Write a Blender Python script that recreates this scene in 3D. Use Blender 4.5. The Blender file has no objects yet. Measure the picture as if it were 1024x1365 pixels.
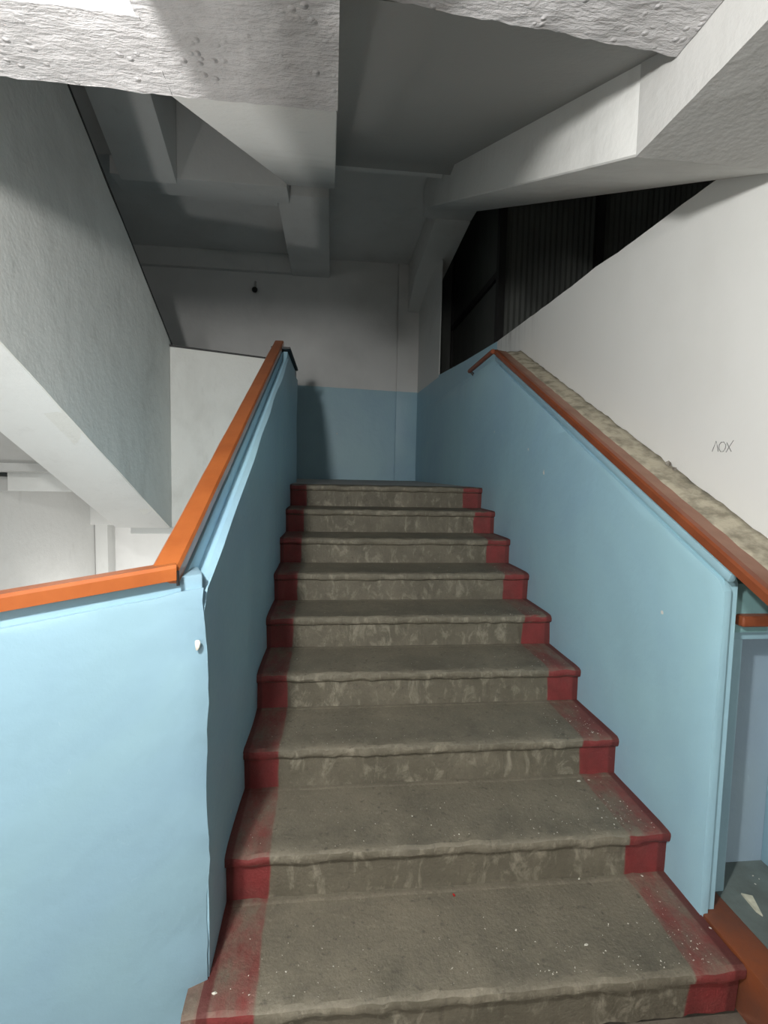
import bpy, bmesh, math, random
import numpy as np
from mathutils import Vector, Matrix, noise
random.seed(4)
SC = bpy.context.scene
COL = SC.collection
Z0 = 1.381                      # eye height above the lower floor; drawing heights below are measured from the eye

# ------------------------------------------------------------------ camera
F, YAW, PITCH, ROLL = 675.0, 0.105, -0.076, 0.021
def basis(yaw, pitch, roll):
    cy, sy, cp, sp = math.cos(yaw), math.sin(yaw), math.cos(pitch), math.sin(pitch)
    f = np.array([sy*cp, cy*cp, sp]); r = np.array([cy, -sy, 0.0]); u = np.cross(r, f)
    cr, sr = math.cos(roll), math.sin(roll)
    return r*cr+u*sr, -r*sr+u*cr, f
CR, CU, CF = basis(YAW, PITCH, ROLL)
cd = bpy.data.cameras.new('camera'); cam = bpy.data.objects.new('camera', cd); COL.objects.link(cam)
cd.sensor_fit = 'HORIZONTAL'; cd.sensor_width = 36.0; cd.lens = 36.0*F/1024.0
cd.clip_start = 0.02; cd.clip_end = 100
M = Matrix.Identity(4)
for i in range(3):
    M[i][0] = CR[i]; M[i][1] = CU[i]; M[i][2] = -CF[i]
M[2][3] = Z0
cam.matrix_world = M
SC.camera = cam

# ------------------------------------------------------------------ world, lamps, exposure
W = bpy.data.worlds.new('dim_stairwell'); SC.world = W; W.use_nodes = True
W.node_tree.nodes['Background'].inputs[0].default_value = (0.86, 0.93, 1.0, 1)
W.node_tree.nodes['Background'].inputs[1].default_value = 0.05
SC.view_settings.view_transform = 'Standard'; SC.view_settings.look = 'None'
SC.view_settings.gamma = 1.0; SC.view_settings.use_curve_mapping = False
SC.view_settings.exposure = 0.32
def lamp(name, loc, power, rad, col=(1.0, 0.985, 0.95)):
    d = bpy.data.lights.new(name, 'POINT'); d.energy = power; d.shadow_soft_size = rad; d.color = col
    o = bpy.data.objects.new(name, d); COL.objects.link(o); o.location = (loc[0], loc[1], loc[2]+Z0)
    return o
lamp('ceiling_lamp', (-0.49, 0.05, 0.60), 112, 0.05)
lamp('hall_fill', (-0.62, -2.3, 0.30), 118, 0.12)  # unseen fill light added to even out near and far brightness
lamp('well_lamp', (-0.80, 1.70, -1.75), 55, 0.10)
lamp('upper_hall_lamp', (-2.3, 0.1, 1.62), 14, 0.06)
lamp('lower_landing_fill', (-2.1, 5.2, -2.0), 40, 0.15)  # unseen fill light added to brighten the area under the left flight

# ------------------------------------------------------------------ helpers
def ray(px, py): return CR*(px-512)/F + CU*(682.5-py)/F + CF
def hx(px, py, v): d = ray(px, py); return d*v/d[0]
def hy(px, py, v): d = ray(px, py); return d*v/d[1]
def hz(px, py, v): d = ray(px, py); return d*v/d[2]

def empty(name, loc, label, cat, group=None, kind=None):
    o = bpy.data.objects.new(name, None); COL.objects.link(o)
    o.empty_display_size = 0.1
    o.location = (loc[0], loc[1], loc[2]+Z0)
    if kind: o['kind'] = kind
    o['label'] = label; o['category'] = cat
    if group: o['group'] = group
    return o

def link(name, bm, mat, parent=None, label=None, cat=None, group=None, kind=None, smooth=False, origin=None):
    """mesh drawn in eye coordinates -> one object (child meshes are kept in world place)"""
    bm.normal_update()
    wo = Vector((0, 0, 0)) if origin is None else Vector((origin[0], origin[1], origin[2]+Z0))
    if parent is not None:
        p = parent; wo = Vector((0, 0, 0))
        while p is not None: wo += Vector(p.location); p = p.parent
    for v in bm.verts: v.co.z += Z0; v.co -= wo
    me = bpy.data.meshes.new(name); bm.to_mesh(me); bm.free()
    for f in me.polygons: f.use_smooth = True
    if not smooth: me.set_sharp_from_angle(angle=math.radians(28))
    me.materials.append(mat)
    o = bpy.data.objects.new(name, me); COL.objects.link(o)
    if parent is not None: o.parent = parent
    elif origin is not None: o.location = wo
    for k, v in (('label', label), ('category', cat), ('group', group), ('kind', kind)):
        if v: o[k] = v
    return o

def prism(poly, axis, a, b):
    """extrude a polygon along an axis; polygon is in the two other coordinates, in xyz order"""
    bm = bmesh.new()
    def P(u, v, w): return {'x': (w, u, v), 'y': (u, w, v), 'z': (u, v, w)}[axis]
    A = [bm.verts.new(P(u, v, a)) for u, v in poly]; B = [bm.verts.new(P(u, v, b)) for u, v in poly]
    n = len(poly)
    bm.faces.new(A); bm.faces.new(B)
    for i in range(n): bm.faces.new((A[i], A[(i+1) % n], B[(i+1) % n], B[i]))
    bmesh.ops.recalc_face_normals(bm, faces=bm.faces[:])
    return bm
def box(x0, x1, y0, y1, z0, z1): return prism([(x0, y0), (x1, y0), (x1, y1), (x0, y1)], 'z', z0, z1)
def hull(pts):
    bm = bmesh.new()
    vs = [bm.verts.new(tuple(p)) for p in pts]
    r = bmesh.ops.convex_hull(bm, input=vs)
    bmesh.ops.recalc_face_normals(bm, faces=bm.faces[:])
    bmesh.ops.dissolve_limit(bm, angle_limit=0.01, verts=bm.verts[:], edges=bm.edges[:])
    return bm
def bevel(bm, w, seg=2, ang=25):
    es = [e for e in bm.edges if len(e.link_faces) == 2 and e.calc_face_angle(0) > math.radians(ang)]
    bmesh.ops.bevel(bm, geom=es, offset=w, segments=seg, affect='EDGES', clamp_overlap=True, profile=0.6)
    return bm
def cuts(bm, axis, step, lo=None, hi=None):
    i = 'xyz'.index(axis); n = [0, 0, 0]; n[i] = 1
    cs = [v.co[i] for v in bm.verts]
    a = min(cs) if lo is None else max(lo, min(cs)); b = max(cs) if hi is None else min(hi, max(cs))
    k = int((b-a)/step)
    for j in range(1, k+1):
        p = [0, 0, 0]; p[i] = a+(b-a)*j/(k+1)
        bmesh.ops.bisect_plane(bm, geom=bm.verts[:]+bm.edges[:]+bm.faces[:], plane_co=p, plane_no=n, dist=1e-5)
    return bm
def jitter(bm, amp, freq, seed=0.0, lim=None):
    for v in bm.verts:
        if lim and not lim(v.co): continue
        q = v.co*freq+Vector((seed, seed*1.7, -seed))
        v.co += noise.noise_vector(q)*amp
    return bm
def merge(*bms):
    out = bmesh.new()
    for b in bms:
        me = bpy.data.meshes.new('tmp'); b.to_mesh(me); b.free(); out.from_mesh(me); bpy.data.meshes.remove(me)
    return out
def tube(pts, r, n=6):
    bm = bmesh.new(); rings = []
    for i, p in enumerate(pts):
        p = Vector(p); t = (Vector(pts[min(i+1, len(pts)-1)])-Vector(pts[max(i-1, 0)])).normalized()
        a = t.orthogonal().normalized(); b = t.cross(a)
        rings.append([bm.verts.new(p+(a*math.cos(2*math.pi*k/n)+b*math.sin(2*math.pi*k/n))*r) for k in range(n)])
    for A, B in zip(rings, rings[1:]):
        for k in range(n): bm.faces.new((A[k], A[(k+1) % n], B[(k+1) % n], B[k]))
    bm.faces.new(rings[0]); bm.faces.new(rings[-1])
    bmesh.ops.recalc_face_normals(bm, faces=bm.faces[:])
    return bm
def beam_between(p0, p1, side, up, prof):
    """sweep a closed profile [(s,u)..] between two points"""
    p0, p1, side, up = map(Vector, (p0, p1, side, up))
    bm = bmesh.new()
    A = [bm.verts.new(p0+side*s+up*u) for s, u in prof]; B = [bm.verts.new(p1+side*s+up*u) for s, u in prof]
    n = len(prof); bm.faces.new(A); bm.faces.new(B)
    for i in range(n): bm.faces.new((A[i], A[(i+1) % n], B[(i+1) % n], B[i]))
    bmesh.ops.recalc_face_normals(bm, faces=bm.faces[:])
    return bm

# ------------------------------------------------------------------ materials
class Mat:
    def __init__(s, name, rough=0.6, spec=0.5):
        s.m = bpy.data.materials.new(name); s.m.use_nodes = True; s.t = s.m.node_tree; s.n = s.t.nodes
        s.b = s.n['Principled BSDF']; s.b.inputs['Roughness'].default_value = rough
        s.b.inputs['Specular IOR Level'].default_value = spec
        s.co = s.n.new('ShaderNodeNewGeometry').outputs['Position']
    def L(s, a, b): s.t.links.new(a, b)
    def noise(s, scale, detail=4, rough=0.55, stretch=None, dist=0.0):
        n = s.n.new('ShaderNodeTexNoise'); n.inputs['Scale'].default_value = scale
        n.inputs['Detail'].default_value = detail; n.inputs['Roughness'].default_value = rough
        n.inputs['Distortion'].default_value = dist
        co = s.co
        if stretch:
            mp = s.n.new('ShaderNodeMapping'); mp.inputs['Scale'].default_value = stretch; s.L(co, mp.inputs[0]); co = mp.outputs[0]
        s.L(co, n.inputs['Vector']); return n.outputs['Fac']
    def ramp(s, fac, a, b, lo=0.0, hi=1.0):
        n = s.n.new('ShaderNodeMapRange'); n.inputs[1].default_value = a; n.inputs[2].default_value = b
        n.inputs[3].default_value = lo; n.inputs[4].default_value = hi; s.L(fac, n.inputs[0]); return n.outputs[0]
    def math(s, op, a, b=None):
        n = s.n.new('ShaderNodeMath'); n.operation = op
        for i, v in enumerate((a, b)):
            if v is None: continue
            if isinstance(v, (int, float)): n.inputs[i].default_value = v
            else: s.L(v, n.inputs[i])
        return n.outputs[0]
    def xyz(s):
        n = s.n.new('ShaderNodeSeparateXYZ'); s.L(s.co, n.inputs[0]); return n.outputs
    def mix(s, fac, a, b):
        n = s.n.new('ShaderNodeMix'); n.data_type = 'RGBA'
        for i, v in ((0, fac), (6, a), (7, b)):
            if isinstance(v, (int, float)): n.inputs[i].default_value = v
            elif isinstance(v, tuple): n.inputs[i].default_value = (*v[:3], 1)
            else: s.L(v, n.inputs[i])
        return n.outputs[2]
    def bump(s, h, strength=0.3, dist=0.005):
        n = s.n.new('ShaderNodeBump'); n.inputs['Strength'].default_value = strength; n.inputs['Distance'].default_value = dist
        s.L(h, n.inputs['Height']); s.L(n.outputs[0], s.b.inputs['Normal'])
    def col(s, c):
        if isinstance(c, tuple): s.b.inputs['Base Color'].default_value = (*c, 1)
        else: s.L(c, s.b.inputs['Base Color'])

WHITE = (0.74, 0.745, 0.73)
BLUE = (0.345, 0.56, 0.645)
def m_white(name, base=WHITE, dirt=0.12, bump=0.25, dirtcol=(0.38, 0.37, 0.34), rough=0.75):
    m = Mat(name, rough, 0.2)
    d = m.ramp(m.noise(1.7, 6, 0.6, dist=0.4), 0.48, 0.75)
    d = m.math('MULTIPLY', d, dirt*2)
    c = m.mix(d, base, dirtcol)
    fine = m.ramp(m.noise(9, 5, 0.6, (1, 1, 0.35)), 0.6, 0.72)
    c = m.mix(m.math('MULTIPLY', fine, dirt), c, dirtcol)
    m.col(c)
    h = m.math('ADD', m.noise(6, 3), m.math('MULTIPLY', m.noise(60, 3), 0.25))
    m.bump(h, bump, 0.02)
    return m.m
plaster = m_white('white_plaster')
plaster_grey = m_white('grey_plaster', (0.50, 0.50, 0.49), 0.15)
plaster_low = m_white('worn_white_plaster', (0.68, 0.68, 0.65), 0.22, 0.3)
def m_rough():
    m = Mat('rough_plaster', 0.42, 0.5)
    m.col(m.mix(m.ramp(m.noise(14, 5), 0.4, 0.7), (0.60, 0.59, 0.60), (0.49, 0.48, 0.485)))
    v = m.n.new('ShaderNodeTexVoronoi'); v.inputs['Scale'].default_value = 42; m.L(m.co, v.inputs['Vector'])
    vr = m.ramp(v.outputs['Distance'], 0.0, 0.35, 1, 0)
    sparse = m.ramp(m.noise(11, 2), 0.52, 0.66)
    h = m.math('ADD', m.math('MULTIPLY', vr, sparse), m.math('MULTIPLY', m.noise(38, 5, 0.65, (0.5, 1.2, 1)), 0.9))
    m.bump(h, 0.8, 0.012)
    return m.m
rough_plaster = m_rough()
plaster_soffit = m_white('shaded_soffit_plaster', (0.36, 0.365, 0.355), 0.12)  # plaster darkened in colour to imitate shade under the upper flight

def m_blue(name, zline=None, slope=0.0, base=BLUE, upper=WHITE, dirt=0.16, gloss=0.42, streak=0.10):
    """oil-painted dado: blue below a hand-painted line, whitewash above"""
    m = Mat(name, gloss, 0.35)
    big = m.noise(1.3, 4, 0.6, dist=0.6)
    c = m.mix(m.ramp(big, 0.35, 0.7), base, tuple(x*0.88 for x in base[:2])+(base[2]*0.96,))
    st = m.ramp(m.noise(6, 5, 0.6, (1, 1, 0.22)), 0.58, 0.78)
    c = m.mix(m.math('MULTIPLY', st, streak), c, (0.20, 0.27, 0.30))
    sc = m.ramp(m.noise(16, 6, 0.7, (1, 1, 0.6), 1.5), 0.66, 0.74)
    c = m.mix(m.math('MULTIPLY', sc, 0.35), c, (0.48, 0.62, 0.66))
    chips = m.ramp(m.noise(23, 1, 0.3), 0.835, 0.84)
    c = m.mix(chips, c, (0.70, 0.70, 0.66))
    if zline is not None:
        X, Y, Z = m.xyz()
        edge = m.math('ADD', m.math('MULTIPLY', X, slope), zline+Z0)
        edge = m.math('ADD', edge, m.math('MULTIPLY', m.noise(9, 2), 0.012))
        k = m.math('MAXIMUM', m.ramp(m.math('SUBTRACT', Z, edge), -0.002, 0.002), m.math('LESS_THAN', Z, Z0-0.2))
        up = m.mix(m.math('MULTIPLY', m.ramp(m.noise(2.2, 5), 0.45, 0.75), 0.2), upper, (0.4, 0.4, 0.38))
        c = m.mix(k, c, up)
        m.L(m.ramp(k, 0, 1, gloss, 0.8), m.b.inputs['Roughness'])
    m.col(c)
    h = m.math('ADD', m.noise(4.5, 3), m.math('MULTIPLY', m.noise(45, 3), 0.12))
    m.bump(h, 0.35, 0.02)
    return m.m
blue = m_blue('blue_oil_paint')
blue_back_lifted = m_blue('blue_dado_and_whitewash', 1.045, -0.026, base=(0.43, 0.65, 0.73), upper=(0.80, 0.80, 0.79))  # same blue, lightened to make up for weak lamp light at the back
blue_dimmed = m_blue('dimmed_blue_oil_paint', base=(0.28, 0.445, 0.515), gloss=0.4, streak=0.05)  # blue darkened to offset strong lamp light on the nearest surfaces
blue_niche = m_blue('grey_blue_paint', base=(0.30, 0.40, 0.47), streak=0.2)
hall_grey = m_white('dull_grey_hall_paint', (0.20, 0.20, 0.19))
teal = m_blue('green_blue_paint', base=(0.20, 0.36, 0.37), streak=0.25)

D0_ = 3.491
def m_stair():
    m = Mat('worn_concrete_with_red_edges', 0.62, 0.35)
    X, Y, Z = m.xyz()
    a = m.noise(5, 6, 0.65, dist=0.3)
    c = m.mix(m.ramp(a, 0.3, 0.72), (0.200, 0.177, 0.132), (0.125, 0.113, 0.086))
    sp = m.ramp(m.noise(70, 4, 0.7), 0.55, 0.8)
    c = m.mix(m.math('MULTIPLY', sp, 0.5), c, (0.34, 0.31, 0.24))
    dk = m.ramp(m.noise(48, 3, 0.6), 0.60, 0.72)
    c = m.mix(m.math('MULTIPLY', dk, 0.55), c, (0.05, 0.045, 0.035))
    u = m.math('FRACT', m.math('DIVIDE', m.math('ADD', m.math('SUBTRACT', m.xyz()[1], D0_), m.math('MULTIPLY', m.noise(10, 3), 0.012)), 0.3))
    worn = m.math('MULTIPLY', m.ramp(u, 0.05, 0.12), m.ramp(u, 0.25, 0.75, 1, 0))
    worn = m.math('MULTIPLY', worn, m.ramp(m.noise(9, 5, 0.65), 0.35, 0.65))
    c = m.mix(m.math('MULTIPLY', worn, 0.55), c, (0.085, 0.078, 0.060))
    nose = m.math('MULTIPLY', m.ramp(u, 0.015, 0.05, 1, 0), m.ramp(m.noise(34, 5, 0.7), 0.36, 0.6, 0.1, 1))
    c = m.mix(m.math('MULTIPLY', nose, 0.35), c, (0.36, 0.33, 0.255))
    geo = [n for n in m.n if n.bl_idname == 'ShaderNodeNewGeometry'][0]
    nz = m.n.new('ShaderNodeSeparateXYZ'); m.L(geo.outputs['True Normal'], nz.inputs[0])
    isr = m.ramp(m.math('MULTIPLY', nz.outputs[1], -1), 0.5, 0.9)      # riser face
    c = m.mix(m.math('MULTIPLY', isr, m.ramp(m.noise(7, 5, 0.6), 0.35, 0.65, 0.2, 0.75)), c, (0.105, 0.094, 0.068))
    # pale scuffs on risers, under the nosing
    scuff = m.ramp(m.noise(20, 6, 0.7, (1.0, 1, 0.5), 0.6), 0.52, 0.66)
    c = m.mix(m.math('MULTIPLY', m.math('MULTIPLY', scuff, isr), 0.45), c, (0.40, 0.37, 0.29))
    st = m.ramp(m.noise(30, 4, 0.6, (1.0, 1, 0.12)), 0.60, 0.72)
    c = m.mix(m.math('MULTIPLY', m.math('MULTIPLY', st, isr), 0.5), c, (0.07, 0.062, 0.045))
    # red bands: a hand's width at each end, crisp on the risers, trodden off on the treads
    wob = m.math('MULTIPLY', m.math('SUBTRACT', m.noise(5, 2), 0.5), 0.03)
    xl = m.math('ADD', X, wob)
    left = m.math('MULTIPLY', m.ramp(xl, -0.168, -0.162, 1, 0), m.ramp(X, -0.30, -0.28, 0.35, 1))
    right = m.ramp(xl, 0.925, 0.931, 0, 1)
    band = m.math('MAXIMUM', left, right)
    wear = m.ramp(m.noise(7, 5, 0.7, (1.0, 0.5, 1)), 0.40, 0.62, 1, 0.12)
    amt = m.math('MAXIMUM', m.math('MULTIPLY', isr, 0.92), m.math('MULTIPLY', wear, 0.75))
    red = m.mix(m.ramp(m.noise(12, 4), 0.35, 0.7), (0.22, 0.028, 0.030), (0.15, 0.024, 0.024))
    # a thin dark red line against the parapets
    c = m.mix(m.math('MULTIPLY', band, amt), c, red)
    rim = m.math('MAXIMUM', m.math('MULTIPLY', m.ramp(X, -0.268, -0.262, 1, 0), m.math('GREATER_THAN', X, -0.290)), m.ramp(X, 1.035, 1.042, 0, 1))
    c = m.mix(m.math('MULTIPLY', rim, 0.85), c, (0.10, 0.022, 0.02))
    m.col(c)
    h = m.math('ADD', m.noise(90, 4, 0.7), m.math('MULTIPLY', m.noise(14, 3), 0.8))
    m.bump(h, 0.55, 0.006)
    return m.m
stair_mat = m_stair()
def m_simple(name, a, b, scale=8, rough=0.6, bump=0.2, stretch=None, spec=0.4, bscale=40, lo=0.35, hi=0.7):
    m = Mat(name, rough, spec); m.col(m.mix(m.ramp(m.noise(scale, 5, 0.6, stretch), lo, hi), a, b))
    m.bump(m.noise(bscale, 4, 0.6, stretch), bump, 0.005); return m.m
wood = m_simple('varnished_orange_wood', (0.40, 0.115, 0.030), (0.30, 0.078, 0.020), 7, 0.28, 0.12, spec=0.5, bscale=25)
wood_dark = m_simple('worn_red_brown_wood', (0.30, 0.155, 0.10), (0.22, 0.095, 0.055), 9, 0.45, 0.15)
wood_edge = m_simple('red_brown_rail_paint', (0.24, 0.066, 0.026), (0.17, 0.045, 0.018), 9, 0.38, 0.12)
brown_floor = m_simple('orange_brown_floor_paint', (0.23, 0.062, 0.020), (0.13, 0.05, 0.03), 5, 0.5, 0.25)
dirty = m_simple('dusty_bare_plaster', (0.44, 0.40, 0.31), (0.22, 0.20, 0.15), 16, 0.85, 0.9, bscale=30, lo=0.45, hi=0.66)
teal_floor = m_simple('worn_green_grey_floor', (0.16, 0.20, 0.19), (0.09, 0.10, 0.09), 6, 0.55, 0.4)
grey_floor = m_simple('worn_grey_brown_floor', (0.17, 0.15, 0.12), (0.09, 0.08, 0.065), 7, 0.6, 0.4)
metal_dark = m_simple('dark_painted_sheet', (0.10, 0.108, 0.10), (0.07, 0.075, 0.07), 6, 0.5, 0.15, stretch=(1, 1, 0.3))
metal_black = m_simple('black_steel', (0.012, 0.012, 0.012), (0.02, 0.02, 0.02), 8, 0.5, 0.1)
chip_w = m_simple('white_chips', (0.72, 0.70, 0.62), (0.5, 0.48, 0.42), 30, 0.7, 0.3)
chip_r = m_simple('red_plastic', (0.5, 0.02, 0.02), (0.4, 0.02, 0.02), 30, 0.4, 0.1)
paper = m_simple('cream_paper', (0.62, 0.62, 0.50), (0.45, 0.45, 0.36), 30, 0.5, 0.2)
pencil = m_simple('pencil_line', (0.16, 0.16, 0.16), (0.2, 0.2, 0.2), 30, 0.8, 0.0)
trash_m = m_simple('dark_wrapper', (0.10, 0.085, 0.07), (0.45, 0.43, 0.38), 60, 0.6, 0.2)

# ------------------------------------------------------------------ key measures (eye coordinates)
XL, XR, H0, H, D0, T = -0.284, 1.064, 0.088, 0.1437, 3.491, 0.30
YB = 6.41                                   # back wall of the landing
ZF = -Z0                                    # lower floor
Z8 = -H0-8*H                                # last tread / right platform
XW = 1.25                                   # outer white wall on the right
def struct(name, bm, mat, label=None, **k):
    return link(name, bm, mat, kind='structure', label=label, **k)

# ---- back wall (dado + whitewash) with the shallow pilaster at its right
xc = hy(526.7, 560, YB)[0]
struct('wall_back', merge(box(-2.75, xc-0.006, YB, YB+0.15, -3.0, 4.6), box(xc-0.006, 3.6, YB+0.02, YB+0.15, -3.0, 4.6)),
       blue_back_lifted, 'back wall of the landing, blue dado below grey whitewash')
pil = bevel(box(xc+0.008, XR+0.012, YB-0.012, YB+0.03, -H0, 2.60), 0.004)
struct('trim_1', pil, blue_back_lifted, 'flat pilaster strip in the right corner of the back wall')
# ---- far left, front and outer walls
struct('wall_left', box(-2.90, -2.75, -3.0, YB+0.15, -3.0, 4.6), plaster, 'white wall beyond the left flight')
struct('wall_front', box(-2.75, 3.6, -3.1, -3.0, -3.0, 4.6), hall_grey, 'wall of the hall behind the viewer')
struct('wall_outer', box(3.6, 3.75, -3.0, YB+0.15, -3.0, 4.6), plaster_grey, 'grey wall beyond the lift shaft')
# ---- floors
struct('floor', merge(box(-2.75, 1.10, -3.0, 1.112, ZF-0.15, ZF), box(-2.75, 3.6, -3.0, YB, -3.1, -3.0)), grey_floor, 'worn grey-brown lower floor')
plat = merge(bevel(box(1.17, 3.6, -3.0, 1.46, Z8-0.20, Z8), 0.006))
struct('floor_right', plat, teal_floor, 'green-grey floor of the raised platform on the right')
tr = bevel(cuts(box(1.072, 1.168, -3.0, 1.36, ZF, Z8+0.004), 'y', 0.1), 0.006)
jitter(tr, 0.004, 9)
struct('trim_2', tr, brown_floor, 'orange-brown painted edge of the raised platform')

# ------------------------------------------------------------------ staircase
stairs = empty('staircase', (0.39, 0.9, ZF), 'worn concrete staircase with dark red painted step ends', 'staircase')
for k in range(8, -1, -1):
    y, z = D0-T*k, -H0-H*k
    x0, x1 = (XL-0.040, XR+0.004) if k == 8 else (XL-0.002, XR+0.002)
    back = y+T+0.032 if k else y+0.30
    n = [(y+.018, z-H-.006), (y+.018, z-.040), (y+.009, z-.037), (y+.003, z-.032), (y+.000, z-.024), (y+.000, z-.014), (y+.002, z-.007), (y+.012, z-.001), (y+.05, z), (back, z+.0), (back, z-H-.006)]
    if k == 8: n[0] = (y+.024, ZF); n[-1] = (back, ZF)
    b = prism(n, 'x', x0, x1)
    cuts(b, 'x', 0.022)
    def front(c, y=y): return c.y < y+0.06
    jitter(b, 0.0045, 16, k*3.1, front); jitter(b, 0.0035, 60, k*1.3, front)
    link('step', b, stair_mat, stairs)
# landing floor
lf = merge(box(XL-0.1, XR+0.2, D0+0.30, YB, -0.34, -H0), box(-2.75, XL-0.1, 4.34, YB, -0.20, -H0))
struct('floor_landing', lf, plaster_grey, 'grey-brown floor of the upper landing')

# ------------------------------------------------------------------ left parapet
par = empty('stair_parapet', (-0.34, 1.2, ZF), 'blue parapet left of the stairs under an orange wooden handrail', 'parapet')
SL = 0.4545
def zt(y): return -0.241+SL*(y-1.200)              # underside of the rail on the inner side
# flight side body
prof = [(1.19, ZF), (1.19, zt(1.19)-0.02), (1.22, zt(1.22)-0.012), (3.46, zt(3.46)-0.012), (3.52, 0.80), (4.22, 0.815), (4.26, 0.78), (4.26, -0.46), (3.55, -0.62), (1.9, ZF)]
b = prism(prof, 'x', -0.395, -0.334)
bevel(b, 0.008); link('wall_body', b, blue, par)
low_prof = [(y, z-0.050 if i in (1, 2, 3) else z) for i, (y, z) in enumerate(prof)]
link('wall_core', prism(low_prof, 'x', -0.334, XL-0.018), blue, par)
# proud plaster panel of the inner face, its top edge is the groove line below the rail
prof = [(1.184, ZF), (1.184, zt(1.184)-0.075), (1.215, zt(1.215)-0.042), (3.45, zt(3.45)-0.038), (4.256, 0.79-0.05), (4.256, -0.40), (3.2, -0.62), (1.9, ZF)]
b = prism(prof, 'x', XL-0.020, XL)
cuts(b, 'z', 0.06); cuts(b, 'y', 0.09)
bevel(b, 0.006, 2, 40)
jitter(b, 0.009, 3.1, 5, lambda c: c.x > XL-0.01)
link('inner_face', b, blue, par, smooth=False)
# front wing, turned a little towards the viewer
dn = Vector((-0.94, -0.34, 0)).normalized()
def wing(s): return Vector((XL-0.004, 1.180, 0))+dn*s
fn = Vector((dn.y, -dn.x, 0)); fn = fn if fn.y < 0 else -fn
def wingprism(s0, s1, top0, top1, t0, t1, zb=ZF):
    pts = []
    for s, tp in ((s0, top0), (s1, top1)):
        for t in (t0, t1):
            p = wing(s)+fn*t
            pts += [(p.x, p.y, zb), (p.x, p.y, tp)]
    return hull(pts)
zr0, zr1 = -0.238, -0.388                        # top of the wing at its corner and 1.1 m out
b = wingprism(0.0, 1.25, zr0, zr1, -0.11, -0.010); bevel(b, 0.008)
link('front_body', b, blue_dimmed, par)
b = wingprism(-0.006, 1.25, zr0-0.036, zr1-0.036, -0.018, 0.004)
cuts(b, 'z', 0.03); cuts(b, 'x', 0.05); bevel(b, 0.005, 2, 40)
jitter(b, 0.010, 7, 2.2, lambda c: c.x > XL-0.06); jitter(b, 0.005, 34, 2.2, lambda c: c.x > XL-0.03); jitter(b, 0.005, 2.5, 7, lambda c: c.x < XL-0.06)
link('front_face', b, blue_dimmed, par)
# chipped plaster at the corner
b = bmesh.new(); bmesh.ops.create_icosphere(b, subdivisions=2, radius=0.011)
c = hy(263.5, 859, 1.158)
bmesh.ops.transform(b, matrix=Matrix.Translation(c) @ Matrix.Diagonal((0.55, 0.25, 0.95, 1)), verts=b.verts)
jitter(b, 0.006, 60); link('plaster_chip', b, chip_w, par, label='bare white plaster chip on the corner')
# handrail: flight run and wing run, mitred at the corner
rp = [(-0.029, 0), (0.029, 0), (0.031, 0.005), (0.031, 0.030), (0.025, 0.037), (-0.025, 0.037), (-0.031, 0.030), (-0.031, 0.005)]
rx = -0.366
def rail_pt(y): return Vector((rx, y, zt(y)))
b = beam_between(rail_pt(1.165), rail_pt(3.62), (1, 0, 0), (0, -SL*0.9, 0.9), rp)
cuts(b, 'y', 0.12); jitter(b, 0.002, 6)
rail = link('handrail', b, wood, par, label='orange varnished wooden handrail')
w0 = Vector((rx+0.020, 1.170, zt(1.165)+0.012)); w1 = w0+dn*1.25; w1.z = w0.z-0.155
b = beam_between(w0, w1, -fn, (0, 0, 1), [(-0.026, 0), (0.030, 0), (0.030, 0.027), (0.024, 0.034), (-0.020, 0.034), (-0.026, 0.027)])
link('handrail', b, wood, par, label='shorter handrail on the front wing')
b = tube([(-0.337, 1.152, -0.225), (-0.335, 1.150, -0.258)], 0.004); link('bracket', b, metal_black, par)
b = beam_between((XL-0.06, 3.46, 0.806), (XL-0.06, 4.25, 0.818), (1, 0, 0), (0, 0, 1), [(-0.06, 0), (0.064, 0), (0.064, 0.012), (-0.06, 0.012)])
link('cap_strip', b, metal_black, par, label='dark strip on the level end of the parapet')

# ------------------------------------------------------------------ right parapet
parr = empty('stair_parapet', (1.15, 1.3, Z8), 'blue parapet right of the stairs against the white wall', 'parapet')
prof = [(1.262, Z8-0.1), (1.262, -0.28), (1.275, -0.255), (3.30, 0.770), (3.93, 0.775), (YB, 0.765), (YB, -0.30), (3.9, -0.45), (1.9, ZF)]
b = prism(prof, 'x', XR+0.012, XR+0.050)
link('wall_body', b, blue, parr)
prof[0] = (1.46, Z8-0.1); prof[1] = (1.46, -0.43); prof[2] = (1.30, -0.43); prof.insert(3, (1.30, -0.29))
b = prism(prof, 'x', XR+0.048, XW-0.002)
link('wall_core', b, teal, parr, label='green-blue painted back of the parapet end')
g0 = hx(664, 484, XR); g1 = hx(955, 783, XR)
prof = [(1.250, Z8-0.1), (1.250, g1[2]-0.004), (1.268, g1[2]+0.022), (g0[1], g0[2]-0.012), (3.90, 0.735), (YB-0.02, 0.75), (YB-0.02, -0.30), (3.6, -0.45), (1.9, ZF)]
b = prism(prof, 'x', XR, XR+0.022)
cuts(b, 'z', 0.07); cuts(b, 'y', 0.1); bevel(b, 0.006, 2, 40)
jitter(b, 0.005, 3.3, 8, lambda c: c.x < XR+0.01)
link('inner_face', b, blue, parr)
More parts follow.
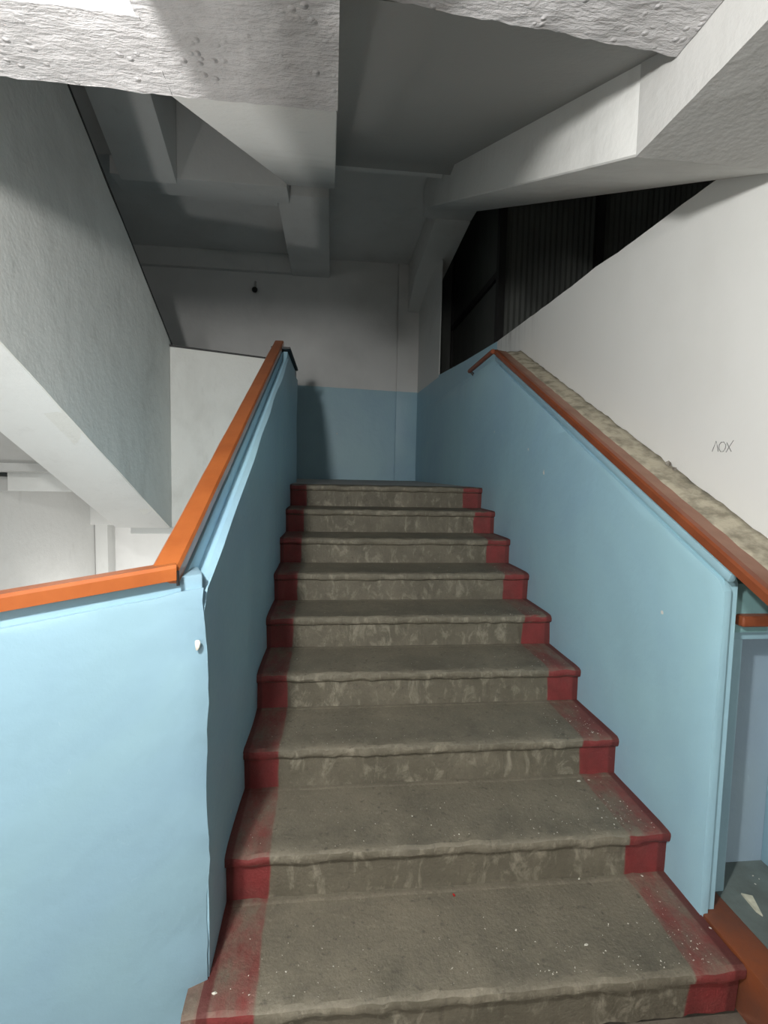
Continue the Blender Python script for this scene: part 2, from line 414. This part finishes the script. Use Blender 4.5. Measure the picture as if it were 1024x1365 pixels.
# strip between groove and rail
RZ = hx(989, 776, XR); RQ = hx(659.5, 473, XR); RS = (RQ[2]-RZ[2])/(RQ[1]-RZ[1])
def rzl(y): return RZ[2]+RS*(y-RZ[1])
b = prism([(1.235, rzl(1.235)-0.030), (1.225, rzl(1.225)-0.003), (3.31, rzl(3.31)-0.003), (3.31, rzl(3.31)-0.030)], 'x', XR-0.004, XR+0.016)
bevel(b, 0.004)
link('rail_batten', b, blue_dimmed, parr, label='pale blue batten under the handrail')
def zr(y): return -0.2735+0.5012*(y-1.2)
r0 = hx(989, 776, XR); r1 = hx(659.5, 473, XR)
SR = (r1[2]-r0[2])/(r1[1]-r0[1])
p0 = Vector((XR+0.036, 1.02, r0[2]+SR*(1.02-r0[1]))); p1 = Vector((XR+0.036, r1[1]+0.02, r0[2]+SR*(r1[1]+0.02-r0[1])))
b = beam_between(p0, p1, (1, 0, 0), (0, -SR*0.9, 0.9), [(-0.038, 0.002), (-0.014, 0.002), (-0.014, 0.030), (-0.032, 0.030), (-0.038, 0.024)])
link('handrail', b, wood_edge, parr, label='red-brown handrail on the right parapet')
b = beam_between(p0+Vector((0, 0, -0.004)), p1+Vector((0, 0, -0.004)), (1, 0, 0), (0, -SR*0.9, 0.9), [(-0.013, 0.0), (0.046, 0.0), (0.046, 0.024), (-0.013, 0.030)])
cuts(b, 'y', 0.05); jitter(b, 0.003, 20); link('top_board', b, wood_dark, parr, label='dusty brown board behind the handrail')
# the level piece past the top
p2 = Vector((XR+0.0, r1[1]+0.0, p1.z+0.012)); q2 = hx(628, 495, XR)
b = tube([(XR-0.012, p1.y-0.02, p1.z+0.012), (XR-0.012, q2[1], q2[2])], 0.016, 8); link('rail_return', b, wood_edge, parr)
b = tube([(XR-0.012, q2[1]-0.02, q2[2]), (XR+0.02, q2[1]-0.02, q2[2]-0.035)], 0.010, 6); link('bracket', b, metal_black, parr)
# dusty sloping ledge between rail and white wall
b = beam_between((0, 1.20, r0[2]+SR*(1.20-r0[1])+0.005), (0, p1.y, p1.z+0.002), (1, 0, 0), (0, 0, 1), [(XR+0.080, -0.03), (XW-0.001, -0.03), (XW-0.001, 0.030), (1.20, 0.022), (XR+0.080, 0.014)])
cuts(b, 'y', 0.03); cuts(b, 'x', 0.03); jitter(b, 0.006, 14, 1.0); jitter(b, 0.004, 40, 3.0)
link('plaster_ledge', b, dirty, parr, label='dusty bare plaster ledge with cracks', smooth=True)

# ------------------------------------------------------------------ right white wall (low, open above) and blue continuation
tops = [hx(1024, 205, XW), hx(960, 236, XW), hx(900, 280, XW), hx(865, 306, XW), hx(826, 335, XW), hx(795, 355, XW), hx(763, 381, XW), hx(720, 413, XW), hx(663, 455, XW)]
top = [(1.20, 1.02)]+[(p[1], p[2]) for p in tops if p[1] > 1.25]
b = prism([(1.47, Z8-0.1)]+[(1.47, -0.37), (1.22, -0.37)]+top+[(3.84, -0.6), (3.84, Z8-0.1)], 'x', XW, XW+0.12)
cuts(b, 'y', 0.06); cuts(b, 'z', 0.08); jitter(b, 0.0025, 14, 2, lambda c: c.z > 0.72)
m = Mat('white_wall_with_stains', 0.7, 0.25)
X, Y, Z = m.xyz()
cc = m.mix(m.math('MULTIPLY', m.ramp(m.noise(2.2, 5), 0.5, 0.75), 0.12), (0.70, 0.705, 0.69), (0.45, 0.44, 0.40))
drip = m.math('MULTIPLY', m.ramp(m.noise(22, 4, 0.6, (1, 1, 0.10)), 0.50, 0.70), m.math('MULTIPLY', m.ramp(Y, 3.0, 3.7), m.ramp(Z, 0.75+Z0, 1.1+Z0)))
cc = m.mix(m.math('MULTIPLY', drip, 0.75), cc, (0.24, 0.23, 0.21))
m.col(cc); m.bump(m.noise(9, 4), 0.2, 0.01)
wr = struct('wall_right', b, m.m, 'low white wall above the right parapet, open above')
# pencilled word on it
def stroke(pts):
    return tube([tuple(hx(x, y, XW-0.0008)) for x, y in pts], 0.0010, 4)
word = merge(stroke([(949.5, 602), (951, 598), (955, 588), (956.5, 595), (957.5, 602)]),
             stroke([(962, 589), (959, 593), (958.5, 598), (960.5, 602), (964, 602), (967, 598), (968, 593), (965, 589), (961, 590)]),
             stroke([(969, 590), (972, 596), (975, 602)]), stroke([(978, 587), (972, 596), (968, 603)]))
link('pencil_writing', word, pencil, wr, label='pencilled letters ΛOX scrawled on white plaster')
# blue upper piece beyond the white wall, turning in to the corner
c0, c1 = hx(663, 455, XW), (XR, YB+0.0)
def up(px, py):
    P = np.array([XW, c0[1], 0]); d = np.array([c1[0]-XW, c1[1]-c0[1], 0]); n = np.array([d[1], -d[0], 0])
    r = ray(px, py); return r*(P@n)/(r@n)
tp = [up(663, 455), up(620, 481), up(585, 500), up(554, 523)]
pts = []
bm = bmesh.new()
lo = [bm.verts.new((p[0], p[1], 0.70)) for p in tp]; hi = [bm.verts.new(tuple(p)) for p in tp]
lo2 = [bm.verts.new((p[0]+0.12, p[1], 0.70)) for p in tp]; hi2 = [bm.verts.new((p[0]+0.12, p[1], p[2])) for p in tp]
for i in range(3):
    bm.faces.new((lo[i], lo[i+1], hi[i+1], hi[i])); bm.faces.new((lo2[i], hi2[i], hi2[i+1], lo2[i+1]))
    bm.faces.new((hi[i], hi[i+1], hi2[i+1], hi2[i])); bm.faces.new((lo[i], lo2[i], lo2[i+1], lo[i+1]))
bm.faces.new((lo[0], hi[0], hi2[0], lo2[0])); bm.faces.new((lo[3], lo2[3], hi2[3], hi[3]))
bmesh.ops.recalc_face_normals(bm, faces=bm.faces[:])
link('upper_face', bm, blue, parr)
# white pier between the opening and the back wall
q0, q1 = up(585, 385), up(585, 500)
struct('trim_3', hull([(q1[0], q1[1], q1[2]-0.02), (q1[0]+0.01, q1[1], q1[2]-0.02), (XR-0.0, YB-0.012, q1[2]-0.05), (XR+0.02, YB-0.012, q1[2]-0.05),
                      (q1[0], q1[1], 2.30), (q1[0]+0.01, q1[1], 2.30), (XR, YB-0.012, 2.30), (XR+0.02, YB-0.012, 2.30)]), plaster, 'narrow whitewashed pier beside the opening to the lift shaft')

# ------------------------------------------------------------------ framed recess at the foot of the right parapet
fr = empty('recess_frame', (1.24, 1.34, Z8), 'pale blue framed recess with brown rail beside the right parapet', 'frame')
link('post', bevel(box(1.160, 1.196, 1.322, 1.362, Z8, -0.43), 0.004), blue_dimmed, fr)
link('top_bar', bevel(box(1.158, 1.60, 1.318, 1.352, -0.458, -0.418), 0.004), blue_dimmed, fr)
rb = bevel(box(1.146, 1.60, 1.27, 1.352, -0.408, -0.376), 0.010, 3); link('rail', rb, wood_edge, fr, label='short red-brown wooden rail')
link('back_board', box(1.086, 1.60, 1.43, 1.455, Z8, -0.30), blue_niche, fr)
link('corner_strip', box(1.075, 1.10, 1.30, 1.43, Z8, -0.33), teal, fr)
link('side_board', bevel(box(1.415, 1.60, 1.375, 1.43, Z8, -0.46), 0.005), blue_dimmed, fr)

# ------------------------------------------------------------------ flight B: rises toward the viewer on the far side of the well
XB = -1.24
def zb(y): return -0.455+0.466*(4.06-y)           # stringer bottom
def zp(y): return 0.945+0.535*(4.16-y)            # parapet top
fb = empty('left_stair_flight', (-1.3, 4.1, -0.4), 'whitewashed flight with solid parapet rising behind the left handrail', 'staircase')
b = prism([(4.12, -0.455), (4.06, -0.455), (1.30, zb(1.30)), (1.30, zp(1.30)), (4.16, zp(4.16)), (4.12, 0.9)], 'x', XB-0.10, XB)
cuts(b, 'y', 0.12); cuts(b, 'z', 0.15); jitter(b, 0.006, 3.0, 4)
link('side_face', b, plaster_low, fb)
b = prism([(4.3, -0.458), (4.06, -0.458), (1.30, zb(1.30)-0.003), (1.30, zb(1.30)+0.25), (4.3, -0.15)], 'x', XB-0.40, XB-0.006)
bevel(b, 0.006); link('stringer', b, plaster, fb)
pts = [(4.335, -0.05), (4.06, -0.05), (1.50, zb(1.50)+0.31)]
tops_b = [(4.335, -H0+0.05), (3.9, -H0+0.05)]
for k in range(8):                                 # its treads and risers, seen only from aside
    y1 = 3.9-T*k; z1 = max(-H0+H*(k+1), 0.06); tops_b += [(y1, z1+0.14), (y1-T, z1+0.14)]
link('flight_slab', prism(pts+[(1.50, zb(1.50)+0.40)]+tops_b[::-1], 'x', -2.74, XB-0.38), plaster_grey, fb)
# dark capping line on the parapet
b = prism([(4.18, zp(4.18)), (1.30, zp(1.30)), (1.30, zp(1.30)+0.018), (4.18, zp(4.18)+0.018)], 'x', XB-0.09, XB+0.003)
link('capping', b, metal_black, fb, label='thin black capping line')

# cross panel of the landing, between the two flights
cp = empty('landing_parapet', (-0.8, 4.2, -0.4), 'bright white parapet panel closing the landing above the well', 'parapet')
n1 = hy(232, 462, 4.10); n2 = hy(372, 482, 4.24)
pts = []
for (x, y, t) in ((XB+0.0, 4.10, n1[2]), (-0.30, 4.24, n2[2])):
    for dy in (0, 0.10):
        pts += [(x, y+dy, -0.455), (x, y+dy, t)]
b = hull(pts); bevel(b, 0.006); link('panel', b, plaster_low, cp)
pts = []
for (x, y, t) in ((XB+0.0, 4.098, n1[2]), (-0.36, 4.238, n2[2])):
    for dy in (-0.004, 0.10):
        pts += [(x, y+dy, t), (x, y+dy, t+0.014)]
link('capping', hull(pts), metal_black, cp)
link('landing_beam', bevel(box(XB-0.40, XL-0.12, 4.34, 4.60, -0.54, -0.205), 0.006), plaster, cp)

# ------------------------------------------------------------------ room seen under flight B
lr = empty('lower_landing_beam', (-2.2, 4.3, -0.1), 'short white cross beam under the left flight', 'beam')
link('beam_body', bevel(box(-2.49, -1.66, 4.20, 4.33, -0.195, -0.047), 0.006), plaster, lr)
struct('trim_4', bevel(box(-2.75, -1.0, YB-0.30, YB, -0.66, -0.40), 0.006), plaster, 'white wall beam low behind the left handrail')
low = merge(bevel(box(-2.74, -2.60, 6.2, YB, -3.0, -0.66), 0.006))
link('pilaster', low, plaster, kind='structure', label='white pilaster below the wall beam')

# ------------------------------------------------------------------ overhead: floor above the viewer
def roughbeam(bm, sx, sy, seed, amp=0.006, zmin=None):
    if sx: cuts(bm, 'x', sx)
    if sy: cuts(bm, 'y', sy)
    zs = min(v.co.z for v in bm.verts)
    for v in bm.verts:
        if zmin is None or v.co.z < zmin:
            v.co.z += noise.noise(v.co*26+Vector((seed, 0, 0)))*amp*0.5+noise.noise(v.co*70+Vector((0, seed, 0)))*amp*0.5
            v.co.y += noise.noise(v.co*30+Vector((0, 0, seed)))*amp*0.6
    return bm
A0 = hz(0, 90, 0.85); A1 = hz(445, 150, 0.85)
# transverse edge beam (left), slightly skewed
bm = hull([(-2.75, 1.02, 0.85), (-0.372, 1.068, 0.85), (-0.372, 1.272, 0.85), (-2.75, 1.20, 0.85), (-2.75, 1.02, 1.14), (-0.372, 1.068, 1.14), (-0.372, 1.272, 1.14), (-2.75, 1.20, 1.14)])
roughbeam(bm, 0.022, 0.022, 1.0, 0.005, 0.9)
ob = empty('edge_beam', (-1.5, 1.15, 0.85), 'roughly plastered beam crossing the top left corner', 'beam')
link('beam_body', bm, rough_plaster, ob, smooth=False)
# longitudinal beam above the viewer, flat below, with an unseen added block hanging under it
bm = prism([(1.272, 0.85), (-3.0, 0.85), (-3.0, 1.14), (1.272, 1.14)], 'x', -0.378, 0.004)
cuts(bm, 'y', 0.022, 0.5); roughbeam(bm, 0.022, None, 2.0, 0.004, 0.9)
link('long_beam', bm, rough_plaster, ob)
link('shadow_block', prism([(0.84, 0.86), (0.80, 0.76), (0.70, 0.668), (0.40, 0.668), (0.36, 0.86)], 'x', -0.378, -0.30), rough_plaster, ob)  # unseen block added to shape the ceiling lamp's shadow
# slab
struct('ceiling', merge(box(-2.75, -0.373, -3.0, 1.05, 1.10, 1.24), box(0.006, 0.792, -3.0, 1.13, 1.0, 1.24), box(1.26, 3.6, -3.0, 1.33, 0.95, 1.24)), hall_grey, 'underside of the floor above the hall')
bm = box(0.006, 0.79, 1.04, 1.155, 0.985, 1.2)
for v in bm.verts:
    if v.co.y > 1.1: v.co.y += (v.co.x-0.4)*0.08
roughbeam(bm, 0.022, 0.03, 5.0, 0.007, 1.0)
link('slab_edge', bm, rough_plaster, ob, label='rough slab edge between the long beams')
bm = box(0.792, 1.64, -3.0, 1.335, 0.85, 1.14); cuts(bm, 'y', 0.03, 0.4); roughbeam(bm, 0.03, None, 7.0, 0.002, 0.9)
rbm = link('right_floor_beam', bm, plaster_grey, label='grey rough beam end in the top right corner', cat='beam')

# ------------------------------------------------------------------ flight C above the stairs
fc = empty('upper_stair_flight', (0.5, 1.2, 0.9), 'underside of the upper flight running above the stairs', 'staircase')
SCs = 0.4575
b = prism([(1.15, 1.0), (3.5, 2.075), (3.62, 2.075), (3.62, 2.25), (1.15, 1.12)], 'x', 0.004, 0.80)
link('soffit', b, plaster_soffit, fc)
# right stringer with a soft inner edge
S0, S1 = (1.335, 0.852), (4.55, 2.32)
b = prism([S0, S1, (4.75, 2.33), (4.75, 2.57), (4.4, 2.57), (1.335, 1.30)], 'x', 0.795, 1.249)
cuts(b, 'y', 0.25); bevel(b, 0.012, 3, 40); link('stringer', b, plaster, fc)
# left stringer
b = prism([(1.272, 0.852), (4.30, 2.29), (4.335, 2.30), (4.335, 2.57), (3.9, 2.57), (1.272, 1.25)], 'x', -0.385, 0.002)
cuts(b, 'y', 0.25); bevel(b, 0.012, 2, 40); link('stringer', b, plaster, fc)
for k in range(8):
    y1 = 1.25+T*k; b = box(0.006, 0.79, y1, y1+T, 1.22+H*k*1.02, 1.22+H*(k+1)); link('step', b, grey_floor, fc)
link('landing_edge', box(0.004, 0.79, 3.62, 3.89, 2.20, 2.72), plaster, fc)

# ------------------------------------------------------------------ upper landing
struct('ceiling_landing', merge(box(-2.75, 1.249, 4.61, YB, 2.58, 2.72), box(0.004, 1.249, 3.9, 4.61, 2.58, 2.72)), plaster, 'ceiling over the upper landing')
ub = empty('landing_ceiling_beam', (-0.25, 5.5, 2.36), 'ceiling beam running to the back wall over the landing', 'beam')
link('beam_body', bevel(box(-0.50, -0.05, 4.60, YB, 2.36, 2.58), 0.01), plaster, ub)
struct('trim_5', box(-2.75, -0.505, YB-0.07, YB, 2.37, 2.579), plaster, 'low wall beam under the landing ceiling')
ub2 = empty('opening_beam', (1.2, 5.4, 2.28), 'beam above the opening to the lift shaft, bending down at its far end', 'beam')
b = prism([(4.76, 2.325), (5.9, 2.235), (YB, 2.0), (YB, 2.58), (4.76, 2.58)], 'x', 0.92, 1.249)
link('beam_body', bevel(b, 0.012), plaster, ub2)
up2 = empty('upper_landing_parapet', (-1.0, 4.35, 2.3), 'upper landing parapet seen from below between flights', 'parapet')
l0 = hy(165, 238, 4.4)
link('panel', bevel(box(-1.75, -0.386, 4.34, 4.60, l0[2]+0.0, 3.6), 0.008), plaster, up2)
link('landing_beam', bevel(box(-1.30, -0.50, 4.601, 4.80, 2.36, 2.58), 0.008), plaster, up2)
# flight B one storey up
fd = empty('upper_left_flight', (-1.4, 4.2, 2.3), 'upper left flight rising toward the viewer behind the rough beam', 'staircase')
b = prism([(4.33, 2.24), (1.3, 2.24+0.466*3.0), (1.3, 4.4), (4.33, 3.5)], 'x', XB-0.42, XB)
link('stringer', bevel(b, 0.008), plaster, fd)
b = prism([(4.33, 2.42), (1.3, 2.42+0.466*3.0), (1.3, 4.3), (4.33, 2.9)], 'x', -2.74, XB-0.42)
link('soffit', b, plaster_grey, fd)
struct('ceiling_upper', box(-2.75, 3.6, -3.0, YB, 4.6, 4.75), plaster, 'ceiling of the storey above')

# ------------------------------------------------------------------ lift shaft behind the opening
ls = empty('lift_shaft_cage', (1.5, 4.5, -0.3), 'black steel lift shaft cage behind the opening on the right', 'lift shaft')
def ribbed(axis, a, b_, fixed, z0, z1, pitch=0.05, depth=0.010):
    bm = bmesh.new(); n = int((b_-a)/pitch)*2; v0 = []; v1 = []
    for i in range(n+1):
        s = a+(b_-a)*i/n; o = depth if i % 2 else 0.0
        p = (fixed+o, s) if axis == 'y' else (s, fixed+o)
        v0.append(bm.verts.new((*p, z0))); v1.append(bm.verts.new((*p, z1)))
    for i in range(n): bm.faces.new((v0[i], v0[i+1], v1[i+1], v1[i]))
    r = bmesh.ops.extrude_face_region(bm, geom=bm.faces[:])
    d = (0.006, 0, 0) if axis == 'y' else (0, 0.006, 0)
    bmesh.ops.translate(bm, vec=d, verts=[v for v in r['geom'] if isinstance(v, bmesh.types.BMVert)])
    bmesh.ops.recalc_face_normals(bm, faces=bm.faces[:])
    return bm
bz = hx(655, 375, 1.46)[2]
link('sheet_panel', ribbed('x', 1.50, 2.33, 4.53, -0.3, 2.9), metal_dark, ls)
link('sheet_panel', ribbed('x', 2.40, 3.55, 4.53, -0.3, 2.9), metal_dark, ls)
link('side_panel', box(1.485, 1.495, 4.55, 6.35, -0.3, bz-0.03), metal_dark, ls)
link('side_panel', box(1.485, 1.495, 4.55, 6.35, bz+0.03, 2.9), metal_dark, ls)
struct('shaft_end_sheet', box(1.10, 1.484, 6.34, 6.40, 0.8, 2.9), metal_dark, 'dark sheet over the back wall at the far end of the shaft opening')  # dark sheet added to hide the lit back wall behind the opening
link('post', box(1.44, 1.50, 4.47, 4.54, -0.3, 2.9), metal_black, ls)
link('post', box(2.33, 2.40, 4.47, 4.54, -0.3, 2.9), metal_black, ls)
link('cross_bar', box(1.455, 1.49, 4.54, 6.35, bz-0.03, bz+0.03), metal_black, ls)
link('post', box(1.455, 1.50, 6.30, 6.36, -0.3, 2.9), metal_black, ls)
struct('ceiling_shaft', box(1.25, 3.6, 1.33, YB, 2.92, 3.0), plaster_grey, 'dark ceiling over the lift lobby')
struct('floor_shaft', box(1.38, 3.6, 1.37, YB, -0.45, -0.30), grey_floor, 'floor of the lift lobby behind the right wall')

# ------------------------------------------------------------------ small things
h = hy(340, 386, YB-0.03)
lh = empty('wall_hook', tuple(h), 'small dark lamp holder stub high on the back wall', 'lamp holder')
link('stem', tube([(h[0], YB, h[2]+0.10), (h[0], YB-0.03, h[2]+0.06), (h[0]+0.01, YB-0.05, h[2])], 0.014), plaster_grey, lh)
b = bmesh.new(); bmesh.ops.create_icosphere(b, subdivisions=2, radius=0.035); bmesh.ops.translate(b, vec=(h[0], YB-0.055, h[2]-0.01), verts=b.verts)
link('socket', b, metal_black, lh, smooth=True)

def chip(name, c, s, mat, label, cat, group=None, flat=0.35, seed=0):
    b = bmesh.new(); bmesh.ops.create_icosphere(b, subdivisions=1, radius=1.0)
    for v in b.verts: v.co *= 0.75+0.5*noise.noise(v.co*1.7+Vector((seed, seed, 0)))
    bmesh.ops.transform(b, matrix=Matrix.Rotation(seed, 4, 'Z') @ Matrix.Diagonal((s, s*0.6, s*flat, 1)), verts=b.verts)
    zmin = min(v.co.z for v in b.verts)
    bmesh.ops.translate(b, vec=(c[0], c[1], c[2]-zmin), verts=b.verts)
    return link(name, b, mat, label=label, cat=cat, group=group, origin=tuple(c))
def tread(px, py, k): return hz(px, py, -H0-H*k+0.0005)
chips = [((772, 1042), 7, 0.011, 'largest white plaster chip on the second tread from the bottom, at its riser'),
         ((797, 1078), 7, 0.007, 'white plaster chip near the middle right of the second tread'),
         ((785, 1040), 7, 0.006, 'tiny white chip just right of the largest chip'),
         ((772, 1172), 8, 0.006, 'small white chip against the riser of the lowest tread'),
         ((856, 1168), 8, 0.006, 'small pale chip at the right end of the lowest tread'),
         ((782, 1260), 8, 0.008, 'long pale chip lying in the middle of the lowest tread'),
         ((760, 962), 6, 0.006, 'pale chip at the right end of the third tread from the bottom'),
         ((768, 942), 6, 0.005, 'tiny pale chip on the third tread against the riser'),
         ((688, 1240), 8, 0.005, 'grey crumb left of the middle of the lowest tread'),
         ((947, 1238), 8, 0.006, 'white chip beside the orange-brown platform edge'),
         ((286, 1325), 8, 0.009, 'white plaster chip at the left parapet corner on the lowest tread')]
for i, ((px, py), k, s, lab) in enumerate(chips):
    chip('plaster_chip', tread(px, py, k), s, chip_w, lab, 'plaster chip', 'plaster chips on the stairs', 0.3, i*1.3)
chip('red_cap', tread(605, 1195, 8), 0.007, chip_r, 'tiny red plastic bit in the middle of the lowest tread', 'litter', None, 0.8, 2)
# fine crumbs that nobody could count
bm = bmesh.new()
for i in range(900):
    k = random.choice((8, 8, 8, 8, 7, 7, 7, 6, 6, 5, 4, 3))
    u = random.random(); x = XL+0.05+(XR-XL-0.08)*(u if random.random() < 0.6 else 1-abs(random.gauss(0, 0.12)) % 1)
    y = D0-T*k+0.02+abs(random.gauss(0, 0.10)); z = -H0-H*k
    if y > D0-T*k+0.30 or x > XR-0.02: continue
    s = random.uniform(0.0008, 0.0022)
    vs = [bm.verts.new((x+random.uniform(-s, s)*1.5, y+random.uniform(-s, s)*1.5, z+q)) for q in (0, 0, 0, s)]
    for t in ((0, 1, 2), (0, 1, 3), (1, 2, 3), (0, 2, 3)): bm.faces.new([vs[j] for j in t])
link('plaster_crumbs', bm, chip_w, label='fine pale plaster crumbs scattered over the lower treads', cat='crumbs', kind='stuff')
# folded cream wrapper on the platform
p = [hz(x, y, Z8+0.001) for x, y in ((988, 1192), (1003, 1198), (1017, 1222), (1008, 1216))]
bm = bmesh.new(); vs = [bm.verts.new(tuple(q)) for q in p]; vs2 = [bm.verts.new((q[0], q[1], q[2]+0.004+0.006*(i % 2))) for i, q in enumerate(p)]
bm.faces.new(vs); bm.faces.new(vs2)
for i in range(4): bm.faces.new((vs[i], vs[(i+1) % 4], vs2[(i+1) % 4], vs2[i]))
bmesh.ops.recalc_face_normals(bm, faces=bm.faces[:]); link('paper_scrap', bm, paper, label='folded cream paper scrap on the green-grey platform floor', cat='litter', origin=tuple(p[0]))
for i, (x, y) in enumerate(((1004, 1168), (1012, 1172), (1007, 1179))):
    chip('plaster_chip', hz(x, y, Z8+0.0005), 0.004, chip_w, ('pale crumb farthest from the paper scrap on the platform', 'pale crumb nearest the frame edge on the platform', 'pale crumb just behind the paper scrap')[i], 'plaster chip', 'chips on the platform', 0.5, i)
# crumpled wrapper pieces on the ledge
for i, (x, y, s) in enumerate(((890, 640, 0.016), (898, 641, 0.011))):
    c = hx(x, y, XW-0.02)
    c[2] = r0[2]+SR*(c[1]-r0[1])+0.034
    chip('crumpled_wrapper', c, s, trash_m, ('larger crumpled dark wrapper on the dusty ledge', 'smaller black crumpled wrapper on the dusty ledge')[i], 'litter', None, 0.9, i*2)
